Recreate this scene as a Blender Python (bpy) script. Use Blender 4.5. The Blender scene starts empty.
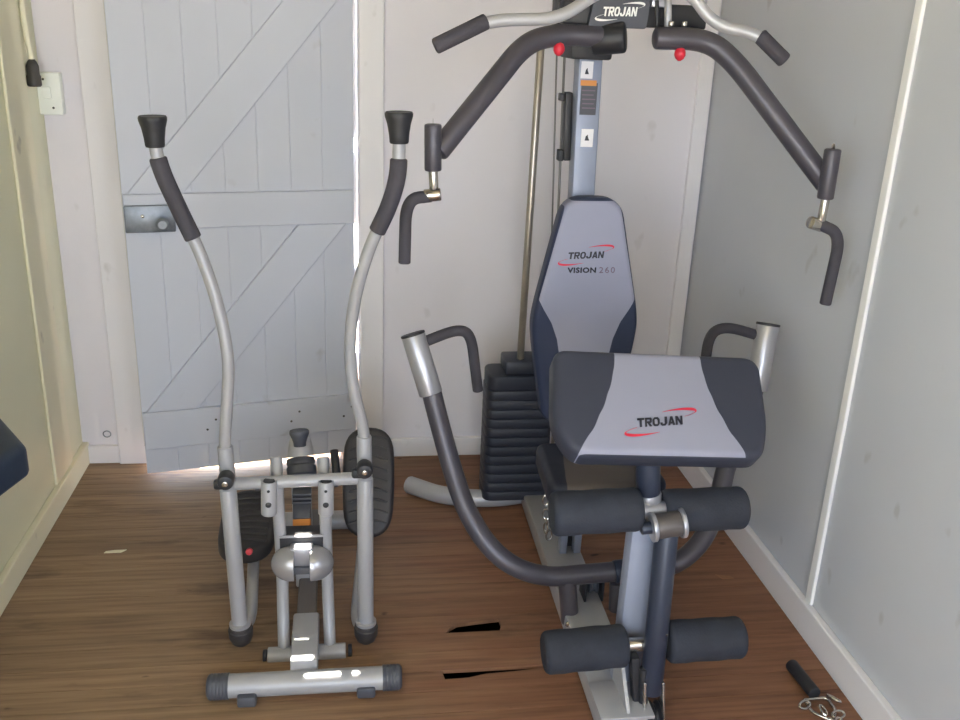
import bpy, bmesh, math, random
from mathutils import Vector, Matrix

random.seed(7)
scene = bpy.context.scene
COL = scene.collection

# ------------------------------------------------------------------ camera
F, PITCH, ROLL, YAW = 929.85, 0.34733, 0.040926, 0.145637
CAM = Vector((0, 0, 1.55))
FW = Vector((math.sin(YAW) * math.cos(PITCH), math.cos(YAW) * math.cos(PITCH), -math.sin(PITCH)))
_r = Vector((math.cos(YAW), -math.sin(YAW), 0))
_u = _r.cross(FW)
RT = math.cos(ROLL) * _r + math.sin(ROLL) * _u
UP = -math.sin(ROLL) * _r + math.cos(ROLL) * _u
cd = bpy.data.cameras.new('camera')
cam = bpy.data.objects.new('camera', cd)
COL.objects.link(cam)
cd.sensor_width = 36
cd.lens = 36 * F / 960
cd.clip_start = 0.02
cam.matrix_world = Matrix(((RT.x, UP.x, -FW.x, CAM.x), (RT.y, UP.y, -FW.y, CAM.y), (RT.z, UP.z, -FW.z, CAM.z), (0, 0, 0, 1)))
scene.camera = cam


def at(px, py, y=None, z=None, x=None):
    """point of the place seen at a photo pixel, on a plane y=, z= or x="""
    d = FW * F + RT * (px - 480) - UP * (py - 360)
    if z is not None:
        t = (z - CAM.z) / d.z
    elif y is not None:
        t = y / d.y
    else:
        t = x / d.x
    return CAM + d * t


def A(*pts):
    return [at(p[0], p[1], y=p[2]) for p in pts]


# ------------------------------------------------------------------ materials
def lin(c):
    c = c / 255.0
    return c / 12.92 if c <= 0.04045 else ((c + 0.055) / 1.055) ** 2.4


def rgb(t):
    return (lin(t[0]), lin(t[1]), lin(t[2]), 1)


class N:
    def __init__(self, name):
        self.m = bpy.data.materials.new(name)
        self.m.use_nodes = True
        self.nt = self.m.node_tree
        self.b = self.nt.nodes['Principled BSDF']

    def new(self, t, **kw):
        n = self.nt.nodes.new(t)
        for k, v in kw.items():
            setattr(n, k, v)
        return n

    def link(self, a, b):
        self.nt.links.new(a, b)

    def math(self, op, a, b=None, c=None):
        n = self.new('ShaderNodeMath', operation=op)
        for i, v in enumerate((a, b, c)):
            if v is None:
                continue
            if isinstance(v, (int, float)):
                n.inputs[i].default_value = v
            else:
                self.link(v, n.inputs[i])
        return n.outputs[0]

    def mix(self, fac, a, b):
        n = self.new('ShaderNodeMix', data_type='RGBA')
        if isinstance(fac, (int, float)):
            n.inputs[0].default_value = fac
        else:
            self.link(fac, n.inputs[0])
        for i, v in ((6, a), (7, b)):
            if isinstance(v, tuple):
                n.inputs[i].default_value = v
            else:
                self.link(v, n.inputs[i])
        return n.outputs[2]

    def noise(self, scale, detail=3, rough=0.5, vec=None):
        n = self.new('ShaderNodeTexNoise')
        n.inputs['Scale'].default_value = scale
        n.inputs['Detail'].default_value = detail
        n.inputs['Roughness'].default_value = rough
        if vec is not None:
            self.link(vec, n.inputs['Vector'])
        return n.outputs['Fac']

    def coord(self, scale=(1, 1, 1)):
        g = self.new('ShaderNodeNewGeometry')
        mp = self.new('ShaderNodeMapping')
        mp.inputs['Scale'].default_value = scale
        self.link(g.outputs['Position'], mp.inputs['Vector'])
        return mp.outputs['Vector']

    def ramp(self, v, stops):
        n = self.new('ShaderNodeValToRGB')
        el = n.color_ramp.elements
        while len(el) < len(stops):
            el.new(0.5)
        for e, (p, c) in zip(el, stops):
            e.position = p
            e.color = c if len(c) == 4 else (*c, 1)
        self.link(v, n.inputs[0])
        return n.outputs[0]

    def bump(self, h, strength=0.2, dist=0.01):
        n = self.new('ShaderNodeBump')
        n.inputs['Strength'].default_value = strength
        n.inputs['Distance'].default_value = dist
        self.link(h, n.inputs['Height'])
        self.link(n.outputs[0], self.b.inputs['Normal'])


def paint(name, c, rough=0.5, metal=0.0, var=0.06, scale=6, bump=0.0, bscale=60, spec=0.5):
    """one painted or moulded material with faint uneven wear"""
    n = N(name)
    v = n.noise(scale, 4, 0.6, n.coord())
    d = tuple(max(0, x * (1 - var * 2.2)) for x in rgb(c)[:3]) + (1,)
    l = tuple(min(1, x * (1 + var)) for x in rgb(c)[:3]) + (1,)
    n.link(n.mix(n.ramp(v, [(0.3, (0, 0, 0)), (0.7, (1, 1, 1))]), d, l), n.b.inputs['Base Color'])
    n.b.inputs['Roughness'].default_value = rough
    n.b.inputs['Metallic'].default_value = metal
    n.b.inputs['Specular IOR Level'].default_value = spec
    if bump:
        n.bump(n.noise(bscale, 3, 0.6, n.coord()), bump, 0.004)
    return n.m


def wall_paint(name, c, rough=0.55, speck=0.0, var=0.03):
    n = N(name)
    co = n.coord()
    v = n.noise(1.7, 5, 0.6, co)
    base = n.mix(v, tuple(x * (1 - var * 2) for x in rgb(c)[:3]) + (1,), tuple(min(1, x * (1 + var)) for x in rgb(c)[:3]) + (1,))
    s = n.noise(14, 2, 0.4, n.coord((1, 1, 0.7)))
    m = n.ramp(s, [(0.71, (0, 0, 0)), (0.78, (1, 1, 1))])
    base = n.mix(n.math('MULTIPLY', m, speck), base, rgb((120, 112, 100)))
    n.link(base, n.b.inputs['Base Color'])
    n.b.inputs['Roughness'].default_value = rough
    n.b.inputs['Specular IOR Level'].default_value = 0.35
    n.bump(n.noise(9, 4, 0.6, co), 0.12, 0.01)
    return n.m


M = {}
M['cream'] = wall_paint('cream_wall_paint', (220, 218, 190), 0.5, 0.15)
M['white_back'] = wall_paint('off_white_wall_paint', (222, 219, 226), 0.6, 0.15)
M['grey_right'] = wall_paint('pale_grey_board', (193, 196, 203), 0.5, 0.25)
M['trim'] = wall_paint('white_trim_paint', (226, 224, 228), 0.45, 0.25)
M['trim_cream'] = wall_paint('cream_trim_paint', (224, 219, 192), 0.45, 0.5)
M['batten'] = wall_paint('white_batten_paint', (236, 236, 236), 0.4, 0.05)
M['door'] = wall_paint('blue_grey_door_paint', (196, 200, 212), 0.5, 0.25)
M['ceil'] = wall_paint('ceiling_paint', (176, 168, 138), 0.7, 0.1)
M['ground'] = paint('dry_sand', (200, 194, 182), 0.9, var=0.1)
M['dark_under'] = paint('dark_soil', (26, 20, 15), 0.95)
M['silver'] = paint('silver_grey_paint', (172, 172, 176), 0.38, 0.25, 0.04)
M['ell'] = paint('pale_grey_enamel', (156, 156, 160), 0.36, 0.1, 0.04)
M['ball'] = paint('silver_plastic', (165, 164, 168), 0.25, 0.5, 0.03)
M['sky_grey'] = paint('sky_tinted_grey_paint', (140, 147, 166), 0.4, 0.15, 0.05)  # grey paint with the sky's bluish light put into the colour
M['sleeve'] = paint('satin_aluminium', (172, 172, 178), 0.33, 0.55, 0.03)
M['dark_tube'] = paint('dark_grey_tube_paint', (78, 75, 83), 0.38, 0.2, 0.08)
M['navy_tube'] = paint('navy_grey_tube_paint', (50, 56, 72), 0.4, 0.15, 0.05)
M['foam'] = paint('black_foam', (50, 53, 62), 0.8, 0, 0.12, 12, 0.25, 220, 0.3)
M['foam_grip'] = paint('dark_grip_foam', (68, 66, 73), 0.75, 0, 0.1, 12, 0.2, 200, 0.3)
M['black'] = paint('black_plastic', (36, 36, 40), 0.5, 0, 0.06)
M['charcoal'] = paint('charcoal_plastic', (72, 74, 82), 0.5, 0, 0.06)
M['plate'] = paint('black_plate_plastic', (40, 43, 54), 0.5, 0, 0.06)
M['chrome'] = paint('worn_chrome', (190, 184, 176), 0.22, 0.9, 0.08, 25)
M['rod'] = paint('dull_steel_rod', (168, 160, 150), 0.3, 0.75, 0.06, 20)
M['red'] = paint('red_plastic', (206, 44, 62), 0.35, 0, 0.03)
M['red_print'] = paint('red_print', (205, 40, 66), 0.5, 0, 0.03)
M['black_print'] = paint('black_print', (38, 38, 48), 0.55, 0, 0.03)
M['grey_print'] = paint('grey_print', (108, 92, 108), 0.55, 0, 0.03)
M['white_print'] = paint('white_print', (240, 240, 235), 0.5, 0, 0.01)
M['orange'] = paint('orange_label', (204, 132, 62), 0.5, 0, 0.04)
M['sticker'] = paint('white_sticker', (222, 220, 224), 0.5, 0, 0.03)
M['switch'] = paint('white_switch_plastic', (232, 236, 230), 0.35, 0, 0.01)
M['brown'] = paint('dark_brown_plastic', (62, 58, 54), 0.5, 0, 0.06)
M['bench'] = paint('navy_bench_vinyl', (38, 52, 72), 0.5, 0, 0.08, 9, 0.1, 40)
M['lock'] = paint('worn_lock_metal', (128, 134, 142), 0.4, 0.5, 0.15, 20)
M['pedal'] = paint('black_pedal_rubber', (52, 49, 50), 0.6, 0, 0.1, 14)
M['stretch'] = paint('clear_wrap_plastic', (48, 45, 48), 0.5, 0, 0.1, 14)
M['brown_tube'] = paint('brown_grey_sleeve', (92, 86, 84), 0.45, 0.2, 0.06)
M['wire'] = paint('steel_cable', (120, 118, 118), 0.4, 0.5, 0.05)


def floor_material():
    n = N('old_floor_boards')
    g = n.new('ShaderNodeNewGeometry')
    sep = n.new('ShaderNodeSeparateXYZ')
    n.link(g.outputs['Position'], sep.inputs[0])
    idx = n.math('FLOOR', n.math('DIVIDE', n.math('SUBTRACT', sep.outputs['Y'], 0.016), 0.077))
    wn = n.new('ShaderNodeTexWhiteNoise', noise_dimensions='1D')
    n.link(idx, wn.inputs['W'])
    cmb = n.new('ShaderNodeCombineXYZ')
    n.link(n.math('ADD', n.math('MULTIPLY', sep.outputs['X'], 1.6), n.math('MULTIPLY', wn.outputs['Value'], 20)), cmb.inputs[0])
    n.link(n.math('MULTIPLY', sep.outputs['Y'], 34), cmb.inputs[1])
    grain = n.noise(1.6, 6, 0.62, cmb.outputs[0])
    cmb2 = n.new('ShaderNodeCombineXYZ')
    n.link(n.math('MULTIPLY', sep.outputs['X'], 1.4), cmb2.inputs[0])
    n.link(n.math('MULTIPLY', sep.outputs['Y'], 5.5), cmb2.inputs[1])
    blotch = n.noise(1.5, 5, 0.6, cmb2.outputs[0])
    c = n.ramp(grain, [(0.28, rgb((114, 91, 70))), (0.5, rgb((143, 117, 90))), (0.75, rgb((160, 134, 105)))])
    red = n.ramp(grain, [(0.28, rgb((104, 72, 54))), (0.5, rgb((131, 92, 69))), (0.75, rgb((146, 107, 82)))])
    # redder boards towards the middle and right of the room
    mr = n.new('ShaderNodeMapRange')
    n.link(n.math('ADD', sep.outputs['X'], n.math('MULTIPLY', n.math('SUBTRACT', blotch, 0.5), 1.2)), mr.inputs[0])
    mr.inputs[1].default_value = -0.35
    mr.inputs[2].default_value = 0.45
    c = n.mix(mr.outputs[0], c, red)
    tone = n.math('ADD', 0.86, n.math('MULTIPLY', wn.outputs['Value'], 0.22))
    vm = n.new('ShaderNodeVectorMath', operation='SCALE')
    n.link(c, vm.inputs[0])
    n.link(tone, vm.inputs['Scale'])
    stain = n.ramp(blotch, [(0.3, (1, 1, 1)), (0.42, (0, 0, 0))])
    c = n.mix(n.math('MULTIPLY', stain, 0.6), vm.outputs[0], rgb((62, 38, 27)))
    knots = n.noise(9, 2, 0.4, n.coord((1, 2.2, 1)))
    c = n.mix(n.math('MULTIPLY', n.ramp(knots, [(0.73, (0, 0, 0)), (0.77, (1, 1, 1))]), 0.8), c, rgb((48, 28, 20)))
    n.link(c, n.b.inputs['Base Color'])
    n.b.inputs['Roughness'].default_value = 0.52
    n.b.inputs['Specular IOR Level'].default_value = 0.35
    n.bump(grain, 0.12, 0.004)
    return n.m


M['floor'] = floor_material()


def pad_material(name, light, dark, axis_o, ex, ez, stops, span, lo=-9, hi=9, mode='CARDINAL'):
    """grey panel sewn between dark sides: half-width of the panel as a function of height along the pad"""
    n = N(name)
    g = n.new('ShaderNodeNewGeometry')
    sub = n.new('ShaderNodeVectorMath', operation='SUBTRACT')
    n.link(g.outputs['Position'], sub.inputs[0])
    sub.inputs[1].default_value = axis_o
    dx = n.new('ShaderNodeVectorMath', operation='DOT_PRODUCT')
    n.link(sub.outputs[0], dx.inputs[0])
    dx.inputs[1].default_value = ex
    dz = n.new('ShaderNodeVectorMath', operation='DOT_PRODUCT')
    n.link(sub.outputs[0], dz.inputs[0])
    dz.inputs[1].default_value = ez
    ax = n.math('ABSOLUTE', dx.outputs['Value'])
    t = n.math('DIVIDE', dz.outputs['Value'], span)
    r = n.new('ShaderNodeValToRGB')
    r.color_ramp.interpolation = mode
    el = r.color_ramp.elements
    while len(el) < len(stops):
        el.new(0.5)
    for e, (p, w) in zip(el, stops):
        e.position = p
        e.color = (w, w, w, 1)
    n.link(t, r.inputs[0])
    inside = n.math('LESS_THAN', ax, r.outputs[0])
    inside = n.math('MULTIPLY', inside, n.math('GREATER_THAN', t, lo))
    inside = n.math('MULTIPLY', inside, n.math('LESS_THAN', t, hi))
    v = n.noise(7, 4, 0.6, n.coord())
    ld = tuple(x * 0.9 for x in rgb(light)[:3]) + (1,)
    dd = tuple(x * 0.85 for x in rgb(dark)[:3]) + (1,)
    n.link(n.mix(inside, n.mix(v, dd, rgb(dark)), n.mix(v, ld, rgb(light))), n.b.inputs['Base Color'])
    n.b.inputs['Roughness'].default_value = 0.5
    n.b.inputs['Specular IOR Level'].default_value = 0.22
    n.bump(n.noise(11, 3, 0.5, n.coord((0.6, 1, 1.6))), 0.2, 0.012)
    return n.m


# ------------------------------------------------------------------ object helpers
def root_loc(o):
    while o.parent:
        o = o.parent
    return o.location


def link(name, bm, mat, parent=None, smooth=True, angle=35):
    bmesh.ops.recalc_face_normals(bm, faces=bm.faces)
    me = bpy.data.meshes.new(name)
    if parent is not None:
        bmesh.ops.translate(bm, verts=bm.verts, vec=-root_loc(parent))
        loc = Vector((0, 0, 0))
    else:
        xs = [v.co for v in bm.verts]
        loc = Vector(((min(v.x for v in xs) + max(v.x for v in xs)) / 2, (min(v.y for v in xs) + max(v.y for v in xs)) / 2, min(v.z for v in xs)))
        bmesh.ops.translate(bm, verts=bm.verts, vec=-loc)
    bm.to_mesh(me)
    bm.free()
    for m in (mat if isinstance(mat, (list, tuple)) else [mat]):
        me.materials.append(m)
    if smooth:
        for p in me.polygons:
            p.use_smooth = True
        me.set_sharp_from_angle(angle=math.radians(angle))
    o = bpy.data.objects.new(name, me)
    COL.objects.link(o)
    o.parent = parent
    o.location = loc
    return o


def thing(name, label, cat, loc, group=None):
    o = bpy.data.objects.new(name, None)
    o.empty_display_size = 0.1
    COL.objects.link(o)
    o.location = loc
    o['label'] = label
    o['category'] = cat
    if group:
        o['group'] = group
    return o


def tag(o, label, cat):
    o['label'] = label
    o['category'] = cat
    return o


def struct(name, bm, mat, parent=None, smooth=False, label=None):
    o = link(name, bm, mat, parent, smooth)
    o['kind'] = 'structure'
    if label:
        o['label'] = label
    return o


def nb():
    return bmesh.new()


def fillet(pts, rad, n=8):
    pts = [Vector(p) for p in pts]
    out = [pts[0]]
    for i in range(1, len(pts) - 1):
        a, p, b = pts[i - 1], pts[i], pts[i + 1]
        r = rad[i - 1] if isinstance(rad, (list, tuple)) else rad
        da = min(r, (a - p).length * 0.48)
        db = min(r, (b - p).length * 0.48)
        p0 = p + (a - p).normalized() * da
        p1 = p + (b - p).normalized() * db
        for k in range(n + 1):
            t = k / n
            out.append((1 - t) ** 2 * p0 + 2 * t * (1 - t) * p + t * t * p1)
    out.append(pts[-1])
    return out


def spline(pts, n=8):
    pts = [Vector(p) for p in pts]
    q = [pts[0] * 2 - pts[1]] + pts + [pts[-1] * 2 - pts[-2]]
    out = []
    for i in range(1, len(q) - 2):
        a, b, c, d = q[i - 1:i + 3]
        for k in range(n):
            t = k / n
            out.append(0.5 * ((2 * b) + (c - a) * t + (2 * a - 5 * b + 4 * c - d) * t * t + (3 * b - a - 3 * c + d) * t ** 3))
    out.append(pts[-1])
    return out


def tube(bm, pts, r, seg=20, bevel=0.0, flat=1.0):
    """swept tube; r a number or a list per point; rounded ends"""
    pts = [Vector(p) for p in pts]
    rs = list(r) if isinstance(r, (list, tuple)) else [r] * len(pts)
    if bevel:
        d0 = (pts[1] - pts[0]).normalized()
        d1 = (pts[-1] - pts[-2]).normalized()
        pts = [pts[0], pts[0] + d0 * bevel * 0.4, pts[0] + d0 * bevel] + pts[1:-1] + [pts[-1] - d1 * bevel, pts[-1] - d1 * bevel * 0.4, pts[-1]]
        rs = [rs[0] - bevel, rs[0] - bevel * 0.25, rs[0]] + rs[1:-1] + [rs[-1], rs[-1] - bevel * 0.25, rs[-1] - bevel]
    nrm = None
    rings = []
    for i, p in enumerate(pts):
        a = pts[max(0, i - 1)]
        b = pts[min(len(pts) - 1, i + 1)]
        t = (b - a).normalized()
        if nrm is None:
            ref = Vector((0, 0, 1)) if abs(t.z) < 0.9 else Vector((0, 1, 0))
            nrm = (ref - t * ref.dot(t)).normalized()
        else:
            nrm = (nrm - t * nrm.dot(t)).normalized()
        bn = t.cross(nrm)
        rings.append([bm.verts.new(p + (nrm * math.cos(2 * math.pi * k / seg) * flat + bn * math.sin(2 * math.pi * k / seg)) * rs[i]) for k in range(seg)])
    for a, b in zip(rings, rings[1:]):
        for k in range(seg):
            bm.faces.new((a[k], a[(k + 1) % seg], b[(k + 1) % seg], b[k]))
    bm.faces.new(list(reversed(rings[0])))
    bm.faces.new(rings[-1])
    return bm


def lathe(bm, a, b, prof, seg=28):
    """turned shape along a->b; prof = [(t along axis in metres, radius)]"""
    a, b = Vector(a), Vector(b)
    t = (b - a).normalized()
    ref = Vector((0, 0, 1)) if abs(t.z) < 0.9 else Vector((0, 1, 0))
    u = (ref - t * ref.dot(t)).normalized()
    w = t.cross(u)
    rings = []
    for s, r in prof:
        r = max(r, 0.0003)
        rings.append([bm.verts.new(a + t * s + (u * math.cos(2 * math.pi * k / seg) + w * math.sin(2 * math.pi * k / seg)) * r) for k in range(seg)])
    for p, q in zip(rings, rings[1:]):
        for k in range(seg):
            bm.faces.new((p[k], p[(k + 1) % seg], q[(k + 1) % seg], q[k]))
    bm.faces.new(list(reversed(rings[0])))
    bm.faces.new(rings[-1])
    return bm


def rod(bm, a, b, r, bevel=0.002, seg=24):
    L = (Vector(b) - Vector(a)).length
    bevel = min(bevel, L * 0.3, r * 0.6)
    return lathe(bm, a, b, [(0, r - bevel), (bevel * 0.3, r - bevel * 0.3), (bevel, r), (L - bevel, r), (L - bevel * 0.3, r - bevel * 0.3), (L, r - bevel)], seg)


def box(bm, c, s, bevel=0.0, mat=None, seg=2):
    """box with centre c and size s, optional 3x3 rotation"""
    r = bmesh.ops.create_cube(bm, size=1.0)
    vs = r['verts']
    for v in vs:
        v.co = Vector((v.co.x * s[0], v.co.y * s[1], v.co.z * s[2]))
    if bevel:
        es = list({e for v in vs for e in v.link_edges})
        rb = bmesh.ops.bevel(bm, geom=es, offset=bevel, segments=seg, profile=0.5, affect='EDGES')
        vs = list({v for f in rb['faces'] for v in f.verts} | {v for v in vs if v.is_valid})
    for v in vs:
        co = v.co.copy()
        if mat is not None:
            co = mat @ co
        v.co = co + Vector(c)
    return bm


def bar(bm, a, b, w, h, bevel=0.004, ref=Vector((1, 0, 0))):
    """rectangular tube from a to b: w along ref, h across"""
    a, b = Vector(a), Vector(b)
    t = (b - a).normalized()
    x = (ref - t * ref.dot(t)).normalized()
    y = t.cross(x)
    m = Matrix((x, y, t)).transposed()
    return box(bm, (a + b) / 2, (w, h, (b - a).length), bevel, m)


def outline_round(corners, rad, n=7):
    """closed 2-D outline with rounded corners"""
    out = []
    N_ = len(corners)
    for i in range(N_):
        a, p, b = Vector(corners[i - 1]), Vector(corners[i]), Vector(corners[(i + 1) % N_])
        r = rad[i] if isinstance(rad, (list, tuple)) else rad
        da = min(r, (a - p).length * 0.48)
        db = min(r, (b - p).length * 0.48)
        p0 = p + (a - p).normalized() * da
        p1 = p + (b - p).normalized() * db
        for k in range(n + 1):
            t = k / n
            out.append((1 - t) ** 2 * p0 + 2 * t * (1 - t) * p + t * t * p1)
    res = []
    for p in out:
        if not res or (p - res[-1]).length > 1e-5:
            res.append(p)
    if (res[0] - res[-1]).length < 1e-5:
        res.pop()
    return res


def pillow(bm, outline, thick, edge, O, ex, ey, ez, crown=0.0):
    """upholstered pad: outline in (ex, ez), front towards ey; rounded rim"""
    area = sum(outline[i - 1].x * outline[i].y - outline[i].x * outline[i - 1].y for i in range(len(outline)))
    if area < 0:
        outline = list(reversed(outline))
    n = len(outline)
    nor = []
    for i in range(n):
        d = (outline[(i + 1) % n] - outline[i - 1]).normalized()
        nor.append(Vector((d.y, -d.x)))
    prof = [(edge * 0.5, 0.0), (edge * 0.15, edge * 0.15), (0, edge * 0.5)]
    for k in range(0, 7):
        a = k / 6 * math.pi / 2
        prof.append((edge * (1 - math.cos(a)), thick - edge + edge * math.sin(a)))
    if crown:
        prof += [(edge * 1.25, thick + crown)]
    rings = []
    for ins, d in prof:
        rings.append([bm.verts.new(Vector(O) + Vector(ex) * (p.x - q.x * ins) + Vector(ez) * (p.y - q.y * ins) + Vector(ey) * d) for p, q in zip(outline, nor)])
    for a, b in zip(rings, rings[1:]):
        for k in range(n):
            bm.faces.new((a[k], a[(k + 1) % n], b[(k + 1) % n], b[k]))
    bm.faces.new(list(reversed(rings[0])))
    bm.faces.new(rings[-1])
    return bm


def prism(bm, outline, O, ex, ez, ey, depth):
    """flat outline in (ex, ez) pulled out by depth along ey"""
    a = [bm.verts.new(Vector(O) + Vector(ex) * p[0] + Vector(ez) * p[1]) for p in outline]
    b = [bm.verts.new(v.co + Vector(ey) * depth) for v in a]
    n = len(a)
    for k in range(n):
        bm.faces.new((a[k], a[(k + 1) % n], b[(k + 1) % n], b[k]))
    bm.faces.new(list(reversed(a)))
    bm.faces.new(b)
    return bm


def lettering(name, text, width, O, ex, ez, ey, mat, parent, bold=0.0, depth=0.0012, stretch=1.0, spacing=1.0, shear=0.0):
    cu = bpy.data.curves.new(name, 'FONT')
    cu.body = text
    cu.align_x = 'CENTER'
    cu.align_y = 'CENTER'
    cu.size = 1.0
    cu.offset = bold
    cu.space_character = spacing
    cu.shear = shear
    cu.resolution_u = 3
    tmp = bpy.data.objects.new(name, cu)
    COL.objects.link(tmp)
    dg = bpy.context.evaluated_depsgraph_get()
    dg.update()
    me = bpy.data.meshes.new_from_object(tmp.evaluated_get(dg))
    bpy.data.objects.remove(tmp)
    bm = nb()
    bm.from_mesh(me)
    bpy.data.meshes.remove(me)
    x0 = min(v.co.x for v in bm.verts)
    x1 = max(v.co.x for v in bm.verts)
    y0 = min(v.co.y for v in bm.verts)
    y1 = max(v.co.y for v in bm.verts)
    s = width / (x1 - x0)
    r = bmesh.ops.extrude_face_region(bm, geom=bm.faces[:])
    for v in [e for e in r['geom'] if isinstance(e, bmesh.types.BMVert)]:
        v.co.z += 1
    for v in bm.verts:
        x = (v.co.x - (x0 + x1) / 2) * s
        y = (v.co.y - (y0 + y1) / 2) * s * stretch
        v.co = Vector(O) + Vector(ex) * x + Vector(ez) * y + Vector(ey) * (depth if v.co.z > 0.5 else 0)
    return link(name, bm, mat, parent, smooth=False)


BLOCK = {
    'T': [[(0, .78), (1, .78), (1, 1), (0, 1)], [(.35, 0), (.65, 0), (.65, .8), (.35, .8)]],
    'R': [[(0, 0), (.28, 0), (.28, 1), (0, 1)], [(.2, .8), (.72, .8), (.84, 1), (.2, 1)], [(.2, .38), (.84, .38), (.72, .58), (.2, .58)], [(.68, .48), (.84, .38), (.97, .52), (.97, .86), (.84, 1), (.68, .9)], [(.36, .4), (.66, .4), (1, 0), (.68, 0)]],
    'O': [[(.25, 0), (.75, 0), (.65, .2), (.35, .2)], [(.75, 0), (1, .25), (.72, .32), (.65, .2)], [(1, .25), (1, .75), (.72, .68), (.72, .32)], [(1, .75), (.75, 1), (.65, .8), (.72, .68)], [(.75, 1), (.25, 1), (.35, .8), (.65, .8)], [(.25, 1), (0, .75), (.28, .68), (.35, .8)], [(0, .75), (0, .25), (.28, .32), (.28, .68)], [(0, .25), (.25, 0), (.35, .2), (.28, .32)]],
    'J': [[(.55, .25), (.85, .25), (.85, 1), (.55, 1)], [(.2, 0), (.62, 0), (.55, .2), (.27, .2)], [(.62, 0), (.85, .25), (.55, .3), (.5, .2)], [(0, .2), (.2, 0), (.3, .2), (.27, .36), (0, .36)]],
    'A': [[(0, 0), (.3, 0), (.6, 1), (.36, 1)], [(.7, 0), (1, 0), (.66, 1), (.4, 1)], [(.24, .18), (.76, .18), (.7, .38), (.3, .38)]],
    'N': [[(0, 0), (.28, 0), (.28, 1), (0, 1)], [(.72, 0), (1, 0), (1, 1), (.72, 1)], [(.02, 1), (.3, 1), (.98, 0), (.7, 0)]],
}


def block_word(name, word, width, height, O, ex, ez, ey, mat, parent, depth=0.0012):
    bm = nb()
    pitch = width / len(word)
    for i, ch in enumerate(word):
        for k, poly in enumerate(BLOCK[ch]):
            q = [(-width / 2 + pitch * (i + 0.03 + 0.92 * min(1, x * (1.15 if ch == 'J' else 1))) + 0.10 * height * (y - 0.5), (y - 0.5) * height) for x, y in poly]
            prism(bm, q, O, ex, ez, ey, depth + 0.00002 * k)
    return link(name, bm, mat, parent, smooth=False)


def swoosh(bm, O, ex, ez, ey, w, s=1, depth=0.001):
    """the two tapering arcs that hook round the lettering"""
    for sg in (1, -1):
        # half ellipse from above the middle, out past the end of the word and back under
        pts = []
        for k in range(25):
            t = k / 24
            ang = math.radians(112 - 172 * t)
            cx_, cy_ = 0.20 * w, 0.115 * w
            x = cx_ + math.cos(ang) * 0.40 * w
            y = cy_ + math.sin(ang) * 0.075 * w + (x - cx_) * 0.10
            th = (0.003 + 0.052 * math.sin(min(1, t * 1.25) * math.pi) ** 1.2 * (0.35 + 0.65 * t)) * w * 0.5 * s
            pts.append((x * sg, y * sg, th))
        a, b = [], []
        for i, (x, y, th) in enumerate(pts):
            x0, y0, _ = pts[max(0, i - 1)]
            x1, y1, _ = pts[min(24, i + 1)]
            d = Vector((x1 - x0, y1 - y0)).normalized()
            nx, ny = -d.y * th / 2, d.x * th / 2
            a.append((x + nx, y + ny))
            b.append((x - nx, y - ny))
        for lay in range(24):
            q = [a[lay], a[lay + 1], b[lay + 1], b[lay]]
            prism(bm, q, O, ex, ez, ey, depth)
    bmesh.ops.remove_doubles(bm, verts=bm.verts, dist=1e-6)
    return bm


def sheet_with_holes(bm, us, vs, holes, f):
    """rectangular sheet over (us, vs) extents with rectangular openings; f maps (u, v) to a point"""
    U = sorted({*us, *[h[0] for h in holes], *[h[1] for h in holes]})
    V = sorted({*vs, *[h[2] for h in holes], *[h[3] for h in holes]})
    grid = {(i, j): bm.verts.new(f(u, v)) for i, u in enumerate(U) for j, v in enumerate(V)}
    for i in range(len(U) - 1):
        for j in range(len(V) - 1):
            cu, cv = (U[i] + U[i + 1]) / 2, (V[j] + V[j + 1]) / 2
            if any(h[0] < cu < h[1] and h[2] < cv < h[3] for h in holes):
                continue
            bm.faces.new((grid[i, j], grid[i + 1, j], grid[i + 1, j + 1], grid[i, j + 1]))
    return bm


def thicken(bm, vec):
    r = bmesh.ops.extrude_face_region(bm, geom=bm.faces[:])
    for v in [e for e in r['geom'] if isinstance(e, bmesh.types.BMVert)]:
        v.co += Vector(vec)
    return bm


X1, X0, YB, YF, ZC = 1.238, -0.963, 3.20, -1.9, 2.55

# ------------------------------------------------------------------ the setting
# floor boards run across the room; two of them are broken
FW_, F0 = 0.077, 0.016
bm = nb()
for i in range(-26, 42):
    y0, y1 = F0 + i * FW_ + 0.0008, F0 + (i + 1) * FW_ - 0.0008
    if y0 > YB + 0.12:
        break
    o = [(X0 - 0.05, y0), (X1 + 0.05, y0), (X1 + 0.05, y1), (X0 - 0.05, y1)]
    if abs(y0 - (F0 + 27 * FW_)) < 0.01:   # y about 2.095: long splintered hole at the near edge of this board
        o = [(X0 - 0.05, y0), (0.245, y0), (0.256, y0 + 0.018), (0.278, y0 + 0.035), (0.30, y0 + 0.038), (0.345, y0 + 0.044), (0.397, y0 + 0.050), (0.399, y0 + 0.020), (0.392, y0), (X1 + 0.05, y0), (X1 + 0.05, y1), (X0 - 0.05, y1)]
    if abs(y0 - (F0 + 24 * FW_)) < 0.01:   # y about 1.864..1.941: narrow tapering slot along the far edge
        o = [(X0 - 0.05, y0), (X1 + 0.05, y0), (X1 + 0.05, y1), (0.53, y1), (0.48, y1 - 0.008), (0.41, y1 - 0.016), (0.33, y1 - 0.020), (0.285, y1 - 0.031), (0.224, y1 - 0.033), (0.219, y1), (X0 - 0.05, y1)]
    prism(bm, o, (0, 0, -0.010), (1, 0, 0), (0, 1, 0), (0, 0, 1), 0.010)
floor = struct('floor', bm, M['floor'])
bm = nb()
box(bm, (0, 0, -0.42), (24, 30, 0.02))
struct('ground', bm, M['ground'], label='bare sunlit ground outside the room')
bm = nb()
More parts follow.
